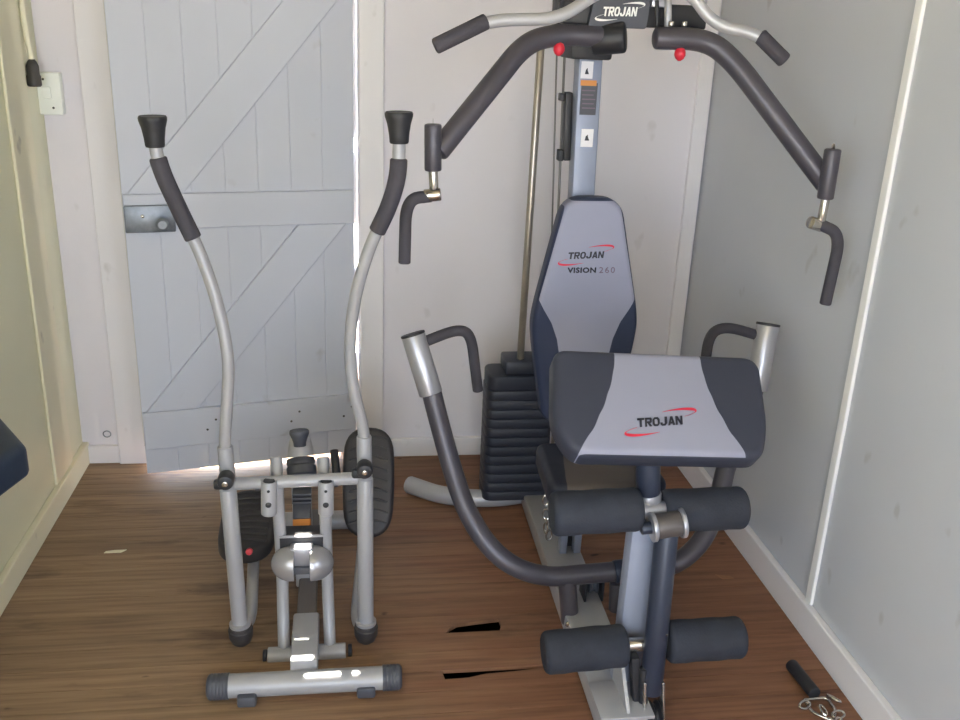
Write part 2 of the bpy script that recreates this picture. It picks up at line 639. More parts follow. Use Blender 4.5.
box(bm, (-0.36, YB + 0.62, -0.06), (1.6, 1.0, 0.06))  # slab added so a warm sunlit line shows under the door
struct('added_slab', bm, paint('warm_slab', (168, 118, 84), 0.85, var=0.1), label='added slab outside the door, sunlit to give the warm line under it')
bm = nb()
box(bm, (-0.64, YB - 0.01, 1.06), (0.19, 0.12, 1.94))  # unseen board added to keep daylight out of the left door gap
for z0, z1 in ((0.0, 0.40), (0.57, 0.72), (0.88, 1.12), (1.17, 2.0)):
    box(bm, (-0.01, YB + 0.045, (z0 + z1) / 2), (0.066, 0.03, z1 - z0))
struct('stop_and_light_block', bm, paint('stop_paint', (205, 203, 200), 0.5), label='door stop pieces and an added board blocking daylight behind the door')
bm = nb()
box(bm, ((X0 + X1) / 2, (YB + YF) / 2, -0.24), (X1 - X0 + 0.4, YB - YF + 0.3, 0.01))
struct('floor_underside', bm, M['dark_under'], label='dark soil in the hollow under the floor boards')

ADDED_SLITS = []  # unseen ceiling slits, added to aim sun streaks at the trainer
SUN = Vector((0.02, 0.22, 0.975)).normalized()     # towards the sun
sa_y = at(305, 682, z=0.035).y


def slit(p, w, d):
    q = Vector(p) + SUN * ((ZC - p[2]) / SUN.z)
    ADDED_SLITS.append((q.x - w / 2, q.x + w / 2, q.y - d / 2, q.y + d / 2))


slit((-0.055, sa_y - 0.010, 0.058), 0.125, 0.006)
slit(at(303, 549, y=2.06), 0.035, 0.05)
slit(at(298, 671, z=0.05), 0.07, 0.012)
bm = nb()
sheet_with_holes(bm, (X0 - 0.3, X1 + 0.3), (YF - 0.3, YB + 0.5), ADDED_SLITS, lambda u, v: Vector((u, v, ZC)))
struct('ceiling', bm, M['ceil'])

bm = nb()
sheet_with_holes(bm, (X0 - 0.1, X1 + 0.1), (-0.25, ZC), [(-0.735, 0.024, -0.022, 2.03)], lambda u, v: Vector((u, YB, v)))
thicken(bm, (0, 0.09, 0))
struct('wall_back', bm, M['white_back'])
bm = nb()
sheet_with_holes(bm, (YF - 0.1, YB + 0.1), (-0.25, ZC), [(-1.6, 0.1, 0.9, 2.15)], lambda u, v: Vector((X0, u, v)))
thicken(bm, (-0.09, 0, 0))
struct('wall_left', bm, M['cream'])
bm = nb()
sheet_with_holes(bm, (YF - 0.1, YB + 0.1), (-0.25, ZC), [(-1.5, -0.2, 0.9, 2.1)], lambda u, v: Vector((X1, u, v)))
thicken(bm, (0.09, 0, 0))
struct('wall_right', bm, M['grey_right'])
bm = nb()
sheet_with_holes(bm, (X0 - 0.1, X1 + 0.1), (-0.25, ZC), [(-0.55, 0.45, 0.0, 2.1)], lambda u, v: Vector((u, YF, v)))
thicken(bm, (0, -0.09, 0))
struct('wall_front', bm, M['white_back'])

# window in the left wall beside the camera (behind the picture's left edge)
win = None
bm = nb()
for y in (-1.6, 0.1, -0.75):
    box(bm, (X0 - 0.03, y, 1.525), (0.06, 0.05, 1.25), 0.004)
for z in (0.9, 2.15):
    box(bm, (X0 - 0.03, -0.75, z), (0.07, 1.75, 0.05), 0.004)
struct('window_1', bm, M['trim'])

bm = nb()
for y in (-1.5, -0.2):
    box(bm, (X1 + 0.03, y, 1.5), (0.06, 0.05, 1.2), 0.004)
for z in (0.9, 2.1):
    box(bm, (X1 + 0.03, -0.85, z), (0.07, 1.35, 0.05), 0.004)
struct('fill_opening', bm, M['trim'])  # unseen right-wall opening, added to brighten the left wall

# baseboards
bm = nb()
box(bm, (X1 - 0.011, (YB + YF) / 2, 0.0475), (0.022, YB - YF, 0.095), 0.004)
struct('baseboard_right', bm, M['trim'])
bm = nb()
box(bm, (X0 + 0.011, (YB + YF) / 2, 0.04), (0.022, YB - YF, 0.08), 0.004)
struct('baseboard_left', bm, M['trim_cream'])
bm = nb()
box(bm, ((0.115 + X1) / 2, YB - 0.009, 0.036), (X1 - 0.115, 0.018, 0.072), 0.003)
box(bm, ((X0 + -0.836) / 2, YB - 0.009, 0.034), (-0.836 - X0, 0.018, 0.068), 0.003)
struct('baseboard_back', bm, M['trim'])

# door frame boards, corner strips, seam cover strips
bm = nb()
box(bm, ((-0.836 + -0.735) / 2, YB - 0.012, 1.0), (0.101, 0.024, 2.1), 0.004)
box(bm, ((-0.836 + 0.112) / 2, YB - 0.012, 2.08), (0.948, 0.024, 0.1), 0.004)
struct('trim_1', bm, M['trim'], label='broad white board framing the left side of the door')
bm = nb()
box(bm, ((0.030 + 0.113) / 2, YB - 0.010, 1.0), (0.083, 0.02, 2.06), 0.004)
struct('trim_2', bm, M['trim'], label='white board framing the right side of the door')
bm = nb()
box(bm, (X1 - 0.033, YB - 0.008, 1.3), (0.05, 0.016, 2.46), 0.003)
struct('trim_3', bm, M['trim'], label='white strip in the back right corner')
bm = nb()
box(bm, (X1 - 0.005, 2.022, 1.32), (0.010, 0.030, 2.45), 0.003)
struct('trim_4', bm, M['batten'], label='bright white cover strip down the right wall')
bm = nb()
box(bm, (X0 + 0.005, 2.95, 1.32), (0.010, 0.18, 2.48), 0.004)  # thin added board, slightly lighter cream, carries the wall's lit band
struct('lit_band_board', bm, M['trim_cream'], label='wide cream board on the left wall, added for the lit band by the corner')

# dropped-out knot low on the narrow panel beside the door
bm = nb()
pc = at(107, 434, y=YB - 0.001)
kp = [pc + Vector((math.cos(a) * 0.013, 0, math.sin(a) * 0.012)) for a in [k * math.pi / 10 for k in range(21)]]
tube(bm, kp, 0.0022, 8)
struct('knot_ring', bm, M['lock'], bpy.data.objects['wall_back'], True)

# ------------------------------------------------------------------ ledged and braced door, standing ajar
DO = Vector((-0.710, 3.035, 0.0))
DH = Vector((0.012, 3.185, 0.0))
dx = (DH - DO).normalized()
dn = Vector((dx.y, -dx.x, 0))          # into the room
dz = Vector((0, 0, 1))
DWID = (DH - DO).length
door = bpy.data.objects.new('door_1', None)
COL.objects.link(door)
door.location = DO
door['kind'] = 'structure'
door['label'] = 'white ledged and braced plank door standing slightly ajar'
door['category'] = 'door'
DM = Matrix((dx, dn, dz)).transposed()
DB = 0.028
nb_ = 7
bm = nb()
for k in range(nb_):
    w = DWID / nb_
    box(bm, DO + dx * (w * (k + 0.5)) + dz * (DB + 0.99) - dn * 0.014, (w, 0.028, 1.98), 0.0016, DM, 1)
struct('leaf', bm, M['door'], door)


def door_piece(name, outline, depth, off=0.0):
    b = nb()
    prism(b, outline, DO + dn * off, dx, dz, dn, depth)
    bmesh.ops.recalc_face_normals(b, faces=b.faces)
    es = [e for e in b.edges if len(e.link_faces) == 2 and e.calc_face_angle(0) > 0.5]
    bmesh.ops.bevel(b, geom=es, offset=0.002, segments=1, affect='EDGES')
    return struct(name, b, M['door'], door)


door_piece('ledge', [(0.002, 0.892), (DWID - 0.006, 0.892), (DWID - 0.006, 1.004), (0.002, 1.004)], 0.016)
door_piece('ledge', [(0.002, 0.125), (DWID - 0.006, 0.125), (DWID - 0.006, 0.262), (0.002, 0.262)], 0.016)
door_piece('ledge', [(0.002, 1.66), (DWID - 0.006, 1.66), (DWID - 0.006, 1.79), (0.002, 1.79)], 0.016)
door_piece('brace', [(0.015, 0.2625), (0.185, 0.2625), (0.708, 0.8915), (0.545, 0.8915)], 0.013)
door_piece('brace', [(0.015, 1.0045), (0.185, 1.0045), (0.738, 1.6595), (0.575, 1.6595)], 0.013)

lockp = DO + dx * 0.078 + dz * 0.928
bm = nb()
box(bm, lockp + dn * 0.024, (0.152, 0.016, 0.086), 0.004, DM)
lk = struct('lock_case', bm, M['lock'], door, True)
lk['label'] = 'worn grey metal rim lock'
bm = nb()
lathe(bm, lockp + dx * 0.035 - dz * 0.012 + dn * 0.032, lockp + dx * 0.035 - dz * 0.012 + dn * 0.07, [(0, 0.011), (0.018, 0.010), (0.022, 0.019), (0.032, 0.021), (0.038, 0.013)], 20)
struct('knob', bm, M['lock'], lk, True)
bm = nb()
lathe(bm, lockp - dx * 0.022 + dz * 0.01 + dn * 0.0315, lockp - dx * 0.022 + dz * 0.01 + dn * 0.036, [(0, 0.006), (0.003, 0.005), (0.0045, 0.002)], 14)
struct('keyhole_cover', bm, M['chrome'], lk, True)
for s in (0.21, 0.5, 0.69):
    for zz in (0.18, 0.215):
        bm = nb()
        p = DO + dx * (s + (0.03 if zz > 0.2 else 0)) + dz * zz + dn * 0.0155
        lathe(bm, p, p + dn * 0.003, [(0, 0.0045), (0.002, 0.0035), (0.003, 0.001)], 10)
        struct('nail_head', bm, M['brown'], door, True)

# ------------------------------------------------------------------ switch and cable gland at the left corner
sw = thing('light_switch', 'white rectangular switch plate on the back wall beside the left corner', 'switch', at(47, 112, y=YB))
pc = at(50, 93, y=YB)
bm = nb()
box(bm, pc + Vector((0, -0.018, 0)), (0.088, 0.036, 0.128), 0.006)
link('switch_box', bm, M['switch'], sw)
bm = nb()
box(bm, pc + Vector((0.002, -0.040, 0.004)), (0.026, 0.008, 0.036), 0.003)
link('rocker', bm, M['switch'], sw)
for dx_, dz_ in ((-0.006, 0.044), (0.016, -0.042)):
    bm = nb()
    p = pc + Vector((dx_, -0.0355, dz_))
    lathe(bm, p, p + Vector((0, -0.002, 0)), [(0, 0.004), (0.0015, 0.0035), (0.002, 0.001)], 12)
    o = link('screw', bm, M['brown'], sw)
    o['label'] = 'dark screw head'
pg = at(33, 71, x=X0 + 0.0195)
bm = nb()
lathe(bm, pg + Vector((0, 0, -0.045)), pg + Vector((0, 0, 0.034)), [(0, 0.017), (0.004, 0.0205), (0.03, 0.0205), (0.035, 0.018), (0.06, 0.018), (0.072, 0.013), (0.079, 0.008)], 20)
tag(link('cable_gland', bm, M['brown']), 'dark brown cable gland behind the top of the white switch plate', 'cable gland')
bm = nb()
cq = [pg + Vector((0, 0, 0.03)), pg + Vector((-0.008, 0.0, 0.12)), Vector((X0 + 0.011, pg.y, pg.z + 0.3)), Vector((X0 + 0.011, pg.y, 2.5))]
tube(bm, spline(cq, 8), 0.008, 12)
tag(link('conduit', bm, M['trim_cream']), 'cream conduit pipe running up the corner above the cable gland', 'pipe')

# ------------------------------------------------------------------ multi gym
gym = thing('multi_gym', 'large grey and black home gym with weight stack, press arms and pads', 'gym machine', (0.63, 2.25, 0.0))
GX = 0.63


def gp(name, bm, m, parent=gym, label=None, **kw):
    o = link(name, bm, M[m] if isinstance(m, str) else m, parent, **kw)
    if label:
        o['label'] = label
    return o


# base
bm = nb()
bar(bm, (0.615, 1.665, 0.036), (0.628, 2.86, 0.036), 0.115, 0.056, 0.006)
gp('main_beam', bm, 'silver')
bm = nb()
tube(bm, fillet([at(408, 484, z=0.032), at(445, 497, z=0.032), at(500, 499, z=0.032), (0.66, 2.83, 0.032)], 0.12), 0.030, 20, 0.006)
gp('rear_foot', bm, 'silver')
bm = nb()
tube(bm, fillet([(0.62, 2.83, 0.032), (0.80, 2.83, 0.032), (0.98, 2.87, 0.032)], 0.12), 0.030, 20, 0.006)
gp('rear_foot', bm, 'silver')
bm = nb()
rod(bm, at(508, 499, y=2.795) + Vector((0, 0, 0.0)), at(508, 499, y=2.785), 0.007)
gp('foot_bolt', bm, 'black')

# upright
bm = nb()
bar(bm, (0.655, 2.52, 0.05), (0.622, 2.52, 1.68), 0.064, 0.06, 0.006)
upright = gp('upright', bm, 'sky_grey')
UY = 2.489


def sticker(px, py, w, h, m, label):
    b = nb()
    p = at(px, py, y=UY)
    box(b, (p.x, UY - 0.0004, p.z), (w, 0.0014, h), 0.0)
    o = gp('sticker', b, m, upright, label, smooth=False)
    return o


s1 = sticker(587, 70, 0.032, 0.043, 'sticker', 'white warning sticker near the top of the upright')
s2 = sticker(588.5, 99, 0.044, 0.082, 'charcoal', 'dark printed warning sticker with an orange band')
s3 = sticker(587, 138, 0.033, 0.047, 'sticker', 'white warning sticker above the backrest')
for px, py, w, h, m, n_ in ((588.5, 83.0, 0.043, 0.014, 'orange', 'band'), (587, 71, 0.011, 0.016, 'black_print', 'symbol'), (587, 137.5, 0.013, 0.016, 'black_print', 'symbol')):
    b = nb()
    p = at(px, py, y=UY)
    if n_ == 'symbol':
        prism(b, [(-w / 2, -h / 2), (w / 2, -h / 2), (w * 0.15, h * 0.1), (w * 0.1, h / 2), (-w * 0.3, h * 0.2)], (p.x, UY - 0.0011, p.z), (1, 0, 0), (0, 0, 1), (0, -1, 0), 0.0008)
    else:
        box(b, (p.x, UY - 0.0012, p.z), (w, 0.0014, h))
    link(n_, b, M[m], upright, smooth=False)
for k in range(5):
    b = nb()
    p = at(588.5, 90.5 + k * 4.4, y=UY)
    box(b, (p.x - (0.002 if k % 2 else 0), UY - 0.0011, p.z), (0.036 - 0.005 * (k % 2), 0.001, 0.003))
    link('print_line', b, M['grey_print'], upright, smooth=False)

# top boom, collar and logo plate
bm = nb()
box(bm, at(586, 40, y=2.49), (0.108, 0.15, 0.092), 0.008)
gp('collar', bm, 'black')
bm = nb()
bar(bm, (0.628, 2.62, 1.70), (0.632, 2.02, 1.76), 0.085, 0.07, 0.006)
gp('top_boom', bm, 'dark_tube')
bm = nb()
box(bm, at(632, 15, y=2.36), (0.36, 0.07, 0.055), 0.006)
box(bm, at(566, 12, y=2.40), (0.06, 0.06, 0.09), 0.006)
gp('pivot_bracket', bm, 'black')
PY = 2.30
pc = at(620, 12, y=PY)
bm = nb()
prism(bm, [tuple(v) for v in outline_round([(-0.075, -0.036), (0.068, -0.036), (0.074, 0.04), (-0.062, 0.04)], 0.008)], pc + Vector((0, 0.02, 0)), (1, 0, 0), (0, 0, 1), (0, -1, 0), 0.02)
lp = gp('logo_plate', bm, 'charcoal', smooth=False)
block_word('lettering', 'TROJAN', 0.084, 0.021, pc + Vector((0.0, -0.0005, 0.001)), Vector((1, 0, 0.03)), Vector((0, 0, 1)), Vector((0, -1, 0)), M['white_print'], lp)
bm = nb()
swoosh(bm, pc + Vector((0, -0.0003, 0.001)), (1, 0, 0.03), (0, 0, 1), (0, -1, 0), 0.098, 3.0)
link('swoosh', bm, M['white_print'], lp, smooth=False)
bm = nb()
box(bm, at(660, 3, y=2.31), (0.045, 0.02, 0.02), 0.003)
gp('bracket_plate', bm, 'sleeve')
for px in (657, 668):
    bm = nb()
    rod(bm, at(px, 34, y=2.30), at(px, 0, y=2.30), 0.009 if px == 668 else 0.005)
    gp('pivot_pin', bm, 'silver' if px == 668 else 'black')
for px in (671, 684):
    bm = nb()
    p = at(px, 26.5, y=2.285)
    rod(bm, p, p + Vector((0, 0, 0.012)), 0.007)
    gp('bolt', bm, 'chrome')

# butterfly arms
def butterfly(inner, path, sl, rodp, handle, knob, r):
    b = nb()
    tube(b, fillet(path, [0.10, 0.06] if len(path) == 4 else 0.08, 10), r, 24, 0.008)
    arm = gp('butterfly_arm', b, 'dark_tube')
    b = nb()
    rod(b, sl[0], sl[1], 0.0195, 0.004)
    s = gp('sleeve', b, 'dark_tube', arm)
    b = nb()
    rod(b, sl[0] + Vector((0, 0, 0.004)), sl[0] + (sl[0] - sl[1]).normalized() * 0.004, 0.009)
    gp('cap_nut', b, 'chrome', arm)
    b = nb()
    rod(b, rodp[0], rodp[1], 0.0105, 0.002)
    gp('rod', b, 'chrome', arm, 'chrome rod')
    b = nb()
    rod(b, rodp[2], rodp[3], 0.015, 0.003)
    gp('clamp', b, 'chrome', arm, 'chrome clamp')
    b = nb()
    tube(b, fillet(handle, 0.055, 10), 0.0140, 20, 0.004)
    gp('handle', b, 'foam_grip', arm)
    b = nb()
    p = knob
    lathe(b, p + Vector((0, 0, 0.03)), p + Vector((0, 0, -0.02)), [(0, 0.006), (0.016, 0.006), (0.018, 0.010), (0.025, 0.0132), (0.033, 0.0138), (0.041, 0.010), (0.046, 0.003)], 18)
    gp('knob', b, 'red', arm, 'red knob')
    return arm


butterfly(None, A((604, 37, 2.31), (560, 34, 2.31), (526, 42, 2.28), (437, 153, 2.13)), A((433, 124, 2.12), (433, 171, 2.12)),
          A((433, 168, 2.12), (434, 192, 2.12), (441, 194, 2.115), (424, 196, 2.12)),
          A((432, 196, 2.12), (406, 199, 2.11), (404.5, 264, 2.09)), at(559, 49, y=2.29), 0.0255)
bm = nb()
rod(bm, at(592, 40, y=2.33), at(626, 37, y=2.30), 0.037, 0.008)
gp('arm_hub', bm, 'black')
butterfly(None, A((654, 38, 2.28), (707, 39, 2.28), (735, 62, 2.25), (828, 186, 2.10)), A((833, 149, 2.08), (825, 199, 2.08)),
          A((826, 196, 2.08), (821, 222, 2.08), (810, 222, 2.075), (822, 226, 2.085)),
          A((819, 224, 2.08), (841, 234, 2.07), (825, 305, 2.05)), at(680, 54, y=2.27), 0.0262)

# backrest pad
BO = Vector((0.655, 2.405, -0.003))
bex = Vector((1, 0, -0.0))
bez = Vector((-0.01, 0.022, 1)).normalized()
bey = bex.cross(bez) * -1
bey = Vector((0, -1, 0.03)).normalized()
bex = bey.cross(bez) * -1
if bex.x < 0:
    bex = -bex
BO = BO - bez * 0.0 - Vector((0, 0.0, 0))
mat_back = pad_material('backrest_vinyl', (148, 150, 170), (52, 60, 84), BO, bex, bez, [(0.0, 0.060), (0.56, 0.069), (0.61, 0.080), (0.65, 0.098), (0.683, 0.122), (0.705, 0.136), (1.0, 0.054)], 1.2, hi=1.118 / 1.2, mode='LINEAR')
bm = nb()
ol = outline_round([(-0.078, 1.126), (0.078, 1.126), (0.150, 0.80), (0.150, 0.74), (0.108, 0.48), (-0.108, 0.48), (-0.150, 0.74), (-0.150, 0.80)], [0.055, 0.055, 0.06, 0.06, 0.04, 0.04, 0.06, 0.06])
pillow(bm, ol, 0.06, 0.016, BO + bey * -0.045, bex, bey, bez)
backrest = gp('backrest', bm, mat_back, smooth=True, angle=50)
FRONT = 0.0152
pt = lambda x, z: BO + bex * x + bez * z + bey * FRONT
bex2 = (bex + bez * 0.03).normalized()
p = at(587.5, 256.5, y=2.395)
zz = (p - BO).dot(bez)
xx = (p - BO).dot(bex)
block_word('lettering', 'TROJAN', 0.100, 0.0185, pt(xx, zz), bex2, bez, bey, M['black_print'], backrest)
bm = nb()
swoosh(bm, pt(xx + 0.0, zz), bex2, bez, bey, 0.126, 2.4)
link('swoosh', bm, M['red_print'], backrest, smooth=False)
p2 = at(583, 271.5, y=2.395)
lettering('lettering', 'VISION', 0.080, pt((at(583, 271.5, y=2.395) - BO).dot(bex), (p2 - BO).dot(bez)), bex, bez, bey, M['black_print'], backrest, 0.035, 0.0012, 0.85, 1.1)
lettering('lettering', '260', 0.044, pt((at(608.5, 271, y=2.395) - BO).dot(bex), (p2 - BO).dot(bez)), bex, bez, bey, M['grey_print'], backrest, 0.0, 0.0012, 0.9, 1.25)

# weight stack
ST = Vector((0.539, 2.800, 0.0))
plate_mesh = None
for k in range(12):
    z0 = 0.046 + k * 0.033
    if plate_mesh is None:
        bm = nb()
        o2 = outline_round([(-0.109, -0.068), (0.109, -0.068), (0.109, 0.065), (-0.109, 0.065)], [0.035, 0.02, 0.02, 0.035])
        rings = []
        for ins, h in ((0.003, 0), (0.0008, 0.001), (0, 0.003), (0, 0.030), (0.0008, 0.0318), (0.003, 0.0327)):
            rings.append([bm.verts.new(Vector((ST.x + p.x * (1 - ins / 0.1), ST.y + p.y * (1 - ins / 0.065), z0 + h))) for p in o2])
        n = len(o2)
        for a, b in zip(rings, rings[1:]):
            for q in range(n):
                bm.faces.new((a[q], a[(q + 1) % n], b[(q + 1) % n], b[q]))
        bm.faces.new(list(reversed(rings[0])))
        bm.faces.new(rings[-1])
        for fx in (0.052, 0.086):
            box(bm, (ST.x + fx, ST.y - 0.0650, z0 + 0.015), (0.010, 0.004, 0.012))
        o = gp('weight_plate', bm, 'plate')
        first = o
        plate_mesh = o.data
    else:
        o = first.copy()
        COL.objects.link(o)
        o.parent = gym
        o.location = (0, 0, k * 0.033)
bm = nb()
pillow(bm, outline_round([(-0.107, -0.066), (0.107, -0.066), (0.107, 0.063), (-0.107, 0.063)], [0.035, 0.02, 0.02, 0.035]), 0.050, 0.008, (ST.x, ST.y, 0.4425), Vector((1, 0, 0)), Vector((0, 0, 1)), Vector((0, 1, 0)))
gp('top_plate', bm, 'plate')
bm = nb()
box(bm, (ST.x + 0.022, ST.y, 0.515), (0.150, 0.11, 0.045), 0.008)
gp('stack_head', bm, 'plate')
bm = nb()
box(bm, (ST.x, ST.y, 0.054), (0.19, 0.12, 0.018), 0.003)
gp('stack_base', bm, 'black')
bm = nb()
rod(bm, (ST.x + 0.0, ST.y - 0.02, 0.535), at(541, 45, y=ST.y - 0.02), 0.0115)
gp('guide_rod', bm, 'rod')
bm = nb()
rod(bm, (ST.x + 0.118, ST.y - 0.06, 0.066), (ST.x + 0.118, ST.y - 0.06, 1.56), 0.006)
gp('guide_rod', bm, 'rod')
bm = nb()
rod(bm, at(553, 340, y=2.62), at(565, 45, y=2.62), 0.0035)
gp('cable', bm, 'wire')
bm = nb()
rod(bm, at(549, 340, y=2.68), at(557, 45, y=2.68), 0.0025)
gp('cable', bm, 'wire')
bm = nb()
ca, cb_ = at(568, 92, y=2.55), at(566, 160, y=2.55)
bar(bm, ca, cb_, 0.02, 0.035, 0.003)
box(bm, at(561.5, 97, y=2.55), (0.012, 0.03, 0.02), 0.002)
box(bm, at(560, 155, y=2.55), (0.014, 0.03, 0.03), 0.002)
gp('cable_guide', bm, 'black')

# press arms
PYB = 2.08


def press(path, sl, hd):
    b = nb()
    tube(b, path, 0.0265, 24, 0.004)
    arm = gp('press_arm', b, 'dark_tube')
    b = nb()
    rod(b, sl[0], sl[1], 0.0315, 0.003, 28)
    s = gp('sleeve', b, 'sleeve', arm, 'satin silver sleeve')
    b = nb()
    d = (sl[0] - sl[1]).normalized()
    rod(b, sl[0] - d * 0.002, sl[0] + d * 0.005, 0.0325, 0.002, 28)
    gp('end_cap', b, 'black', arm)
    b = nb()
    tube(b, fillet(hd, 0.05, 10), 0.0145, 18, 0.003)
    gp('handle', b, 'foam_grip', arm)
    return arm


lp_ = A((430, 386, 2.275), (440, 425, 2.24), (452, 468, 2.20), (466, 508, 2.15), (487, 543, 2.105), (514, 566, PYB), (548, 576, PYB), (585, 574, PYB), (620, 571, PYB))
press(spline(lp_, 8), A((413, 335, 2.31), (431, 394, 2.27)), A((424, 342, 2.31), (457, 329, 2.32), (471, 334, 2.325), (478, 391, 2.33)))
rp_ = A((756, 383, 2.275), (743, 425, 2.24), (727, 465, 2.20), (717, 505, 2.15), (703, 538, 2.105), (681, 560, PYB), (655, 569, PYB), (620, 571, PYB))
press(spline(rp_, 8), A((768, 325, 2.31), (756, 390, 2.27)), A((760, 336, 2.31), (726, 326, 2.32), (709, 334, 2.325), (704, 372, 2.33)))
bm = nb()
rod(bm, at(567, 578, y=PYB), (at(570, 620, y=PYB).x, PYB, 0.03), 0.0245)
gp('press_pivot_post', bm, 'dark_tube')
bm = nb()
rod(bm, at(617, 582, y=PYB), (at(617, 600, y=PYB).x, PYB, 0.06), 0.02)
gp('press_pivot_post', bm, 'dark_tube')
bm = nb()
rod(bm, at(614, 572, y=PYB - 0.005), at(628, 570, y=PYB - 0.005), 0.031, 0.004)
gp('press_collar', bm, 'navy_tube')

# small pulley block low between the posts
bm = nb()
pb = at(590, 606, y=2.14)
for q in (-1, 1):
    box(bm, (pb.x + 0.024 * q, 2.14, 0.108), (0.007, 0.06, 0.085), 0.003)
box(bm, (pb.x, 2.168, 0.105), (0.05, 0.007, 0.08), 0.002)
blk = gp('pulley_bracket', bm, 'black')
bm = nb()
lathe(bm, (pb.x - 0.012, 2.138, 0.110), (pb.x + 0.012, 2.138, 0.110), [(0, 0.026), (0.003, 0.028), (0.008, 0.022), (0.016, 0.022), (0.021, 0.028), (0.024, 0.026)], 28)
gp('pulley_wheel', bm, 'charcoal', blk)
for px in (563, 577):
    bm = nb()
    a = at(px, 535, y=2.38)
    bar(bm, (a.x, 2.38, 0.05), (a.x, 2.36, 0.40), 0.022, 0.03, 0.003)
    gp('seat_post', bm, 'sky_grey')
bm = nb()
a = at(570, 540, y=2.40)
box(bm, (a.x, 2.42, 0.20), (0.05, 0.03, 0.30), 0.004)
gp('seat_bracket', bm, 'black')
# chain and hook beside the beam
ch = None
for k in range(6):
    bm = nb()
    c = at(546 + (k % 2) * 3, 500 + k * 7.0, y=2.30)
    ang = k * 1.3
    e1 = Vector((math.cos(ang), math.sin(ang), 0))
    pts = [c + e1 * math.cos(t) * 0.009 + Vector((0, 0, 1)) * math.sin(t) * 0.016 for t in [i * math.pi / 8 for i in range(17)]]
    tube(bm, pts, 0.0028, 8)
    gp('chain_link', bm, 'chrome')

# seat
mat_seat = paint('seat_grey_vinyl', (128, 122, 118), 0.5, 0, 0.06)
bm = nb()
so = outline_round([(-0.168, -0.11), (0.15, -0.11), (0.14, 0.16), (-0.155, 0.16)], [0.05, 0.05, 0.03, 0.03])
pillow(bm, so, 0.065, 0.02, (0.66, 2.155, 0.395), Vector((1, 0, 0)), Vector((0, 0, 1)), Vector((0, 1, 0)))
seatpart = gp('seat', bm, pad_material('seat_vinyl', (96, 88, 84), (46, 49, 60), Vector((0.66, 2.02, 0.40)), Vector((1, 0, 0)), Vector((0, 1, 0)), [(0.0, 0.125), (0.3, 0.115), (0.6, 0.10), (1.0, 0.085)], 0.3), angle=50)

# front post, insert and preacher pad
bm = nb()
a = at(632, 600, y=1.80)
bar(bm, (0.652, 1.80, 0.055), (0.656, 1.80, 0.535), 0.070, 0.055, 0.018)
fpost = gp('front_post', bm, 'sky_grey')
bm = nb()
box(bm, (0.618, 1.715, 0.069), (0.128, 0.13, 0.010), 0.003)
prism(bm, [(1.66, 0.07), (1.79, 0.07), (1.79, 0.19), (1.775, 0.19)], (0.618, 0, 0), (0, 1, 0), (0, 0, 1), (1, 0, 0), 0.008)
gp('gusset', bm, 'silver')
bm = nb()
rod(bm, at(648, 503, y=1.80), at(648, 492, y=1.80), 0.030, 0.003)
gp('socket', bm, 'sleeve')
bm = nb()
rod(bm, at(648, 500, y=1.80), at(648, 440, y=1.80), 0.0275)
gp('pad_post', bm, 'navy_tube')

P0 = at(662, 459, y=1.715)
P1 = at(655, 355, y=1.915)
SHIFT = P1.x - P0.x - 0.008
P1.x -= SHIFT
pez = (P1 - P0).normalized()
PL = (P1 - P0).length
pex = Vector((1, 0.08, 0.015))
pex = (pex - pez * pex.dot(pez)).normalized()
pey = pex.cross(pez)
if pey.y > 0:
    pey = -pey
mat_pre = pad_material('arm_pad_vinyl', (146, 147, 164), (60, 63, 76), P0, pex - pez * (SHIFT / PL), pez, [(0.0, 0.186), (0.2, 0.158), (0.4, 0.134), (0.6, 0.116), (0.8, 0.104), (1.0, 0.100)], PL, 0.012, 0.985)
bm = nb()
hw0, hw1 = 0.213, 0.238
po = outline_round([(-hw0 + 0.02, 0.0), (hw0 + 0.012, 0.0), (hw0 + 0.040, 0.075), (hw1 + 0.008 + SHIFT, PL), (-hw1 + SHIFT, PL), (-hw0 - 0.020, 0.07)], [0.03, 0.03, 0.05, 0.045, 0.03, 0.05])
pillow(bm, po, 0.062, 0.018, P0 - pey * 0.045, pex, pey, pez)
pre = gp('arm_pad', bm, mat_pre, angle=50)
pp = lambda px, py: (lambda d: CAM + d * ((P0 + pey * 0.0188 - CAM).dot(pey) / d.dot(pey)))(FW * F + RT * (px - 480) - UP * (py - 360))
pex2 = (pp(684, 420) - pp(636, 423)).normalized()
block_word('lettering', 'TROJAN', 0.105, 0.021, pp(660, 421.5), pex2, pez, pey, M['black_print'], pre)
bm = nb()
swoosh(bm, pp(661, 422), pex2, pez, pey, 0.140, 2.5)
link('swoosh', bm, M['red_print'], pre, smooth=False)
bm = nb()
bar(bm, P0 + pez * 0.03 - pey * 0.052, P0 + pez * 0.22 - pey * 0.052, 0.16, 0.01, 0.003)
gp('pad_plate', bm, 'black')

# leg developer
bm = nb()
pv0, pv1 = at(653, 527, y=1.735), at(682, 523, y=1.735)
rod(bm, pv0, pv1, 0.0285, 0.004, 28)
gp('lever_pivot', bm, 'brown_tube')
dv = (pv1 - pv0).normalized()
for p_ in (pv0, pv1):
    bm = nb()
    rod(bm, p_ - dv * 0.005, p_ + dv * 0.005, 0.0335, 0.002, 28)
    gp('bushing', bm, 'sleeve', None or gym, 'white bushing ring')
bm = nb()
rod(bm, pv0 - dv * 0.028, pv0, 0.014, 0.003)
gp('pivot_bolt', bm, 'navy_tube')
bm = nb()
tube(bm, [at(667, 530, y=1.74), at(659, 610, y=1.72), at(650.5, 692, y=1.70)], 0.0265, 24, 0.005)
lever = gp('leg_lever', bm, 'navy_tube')
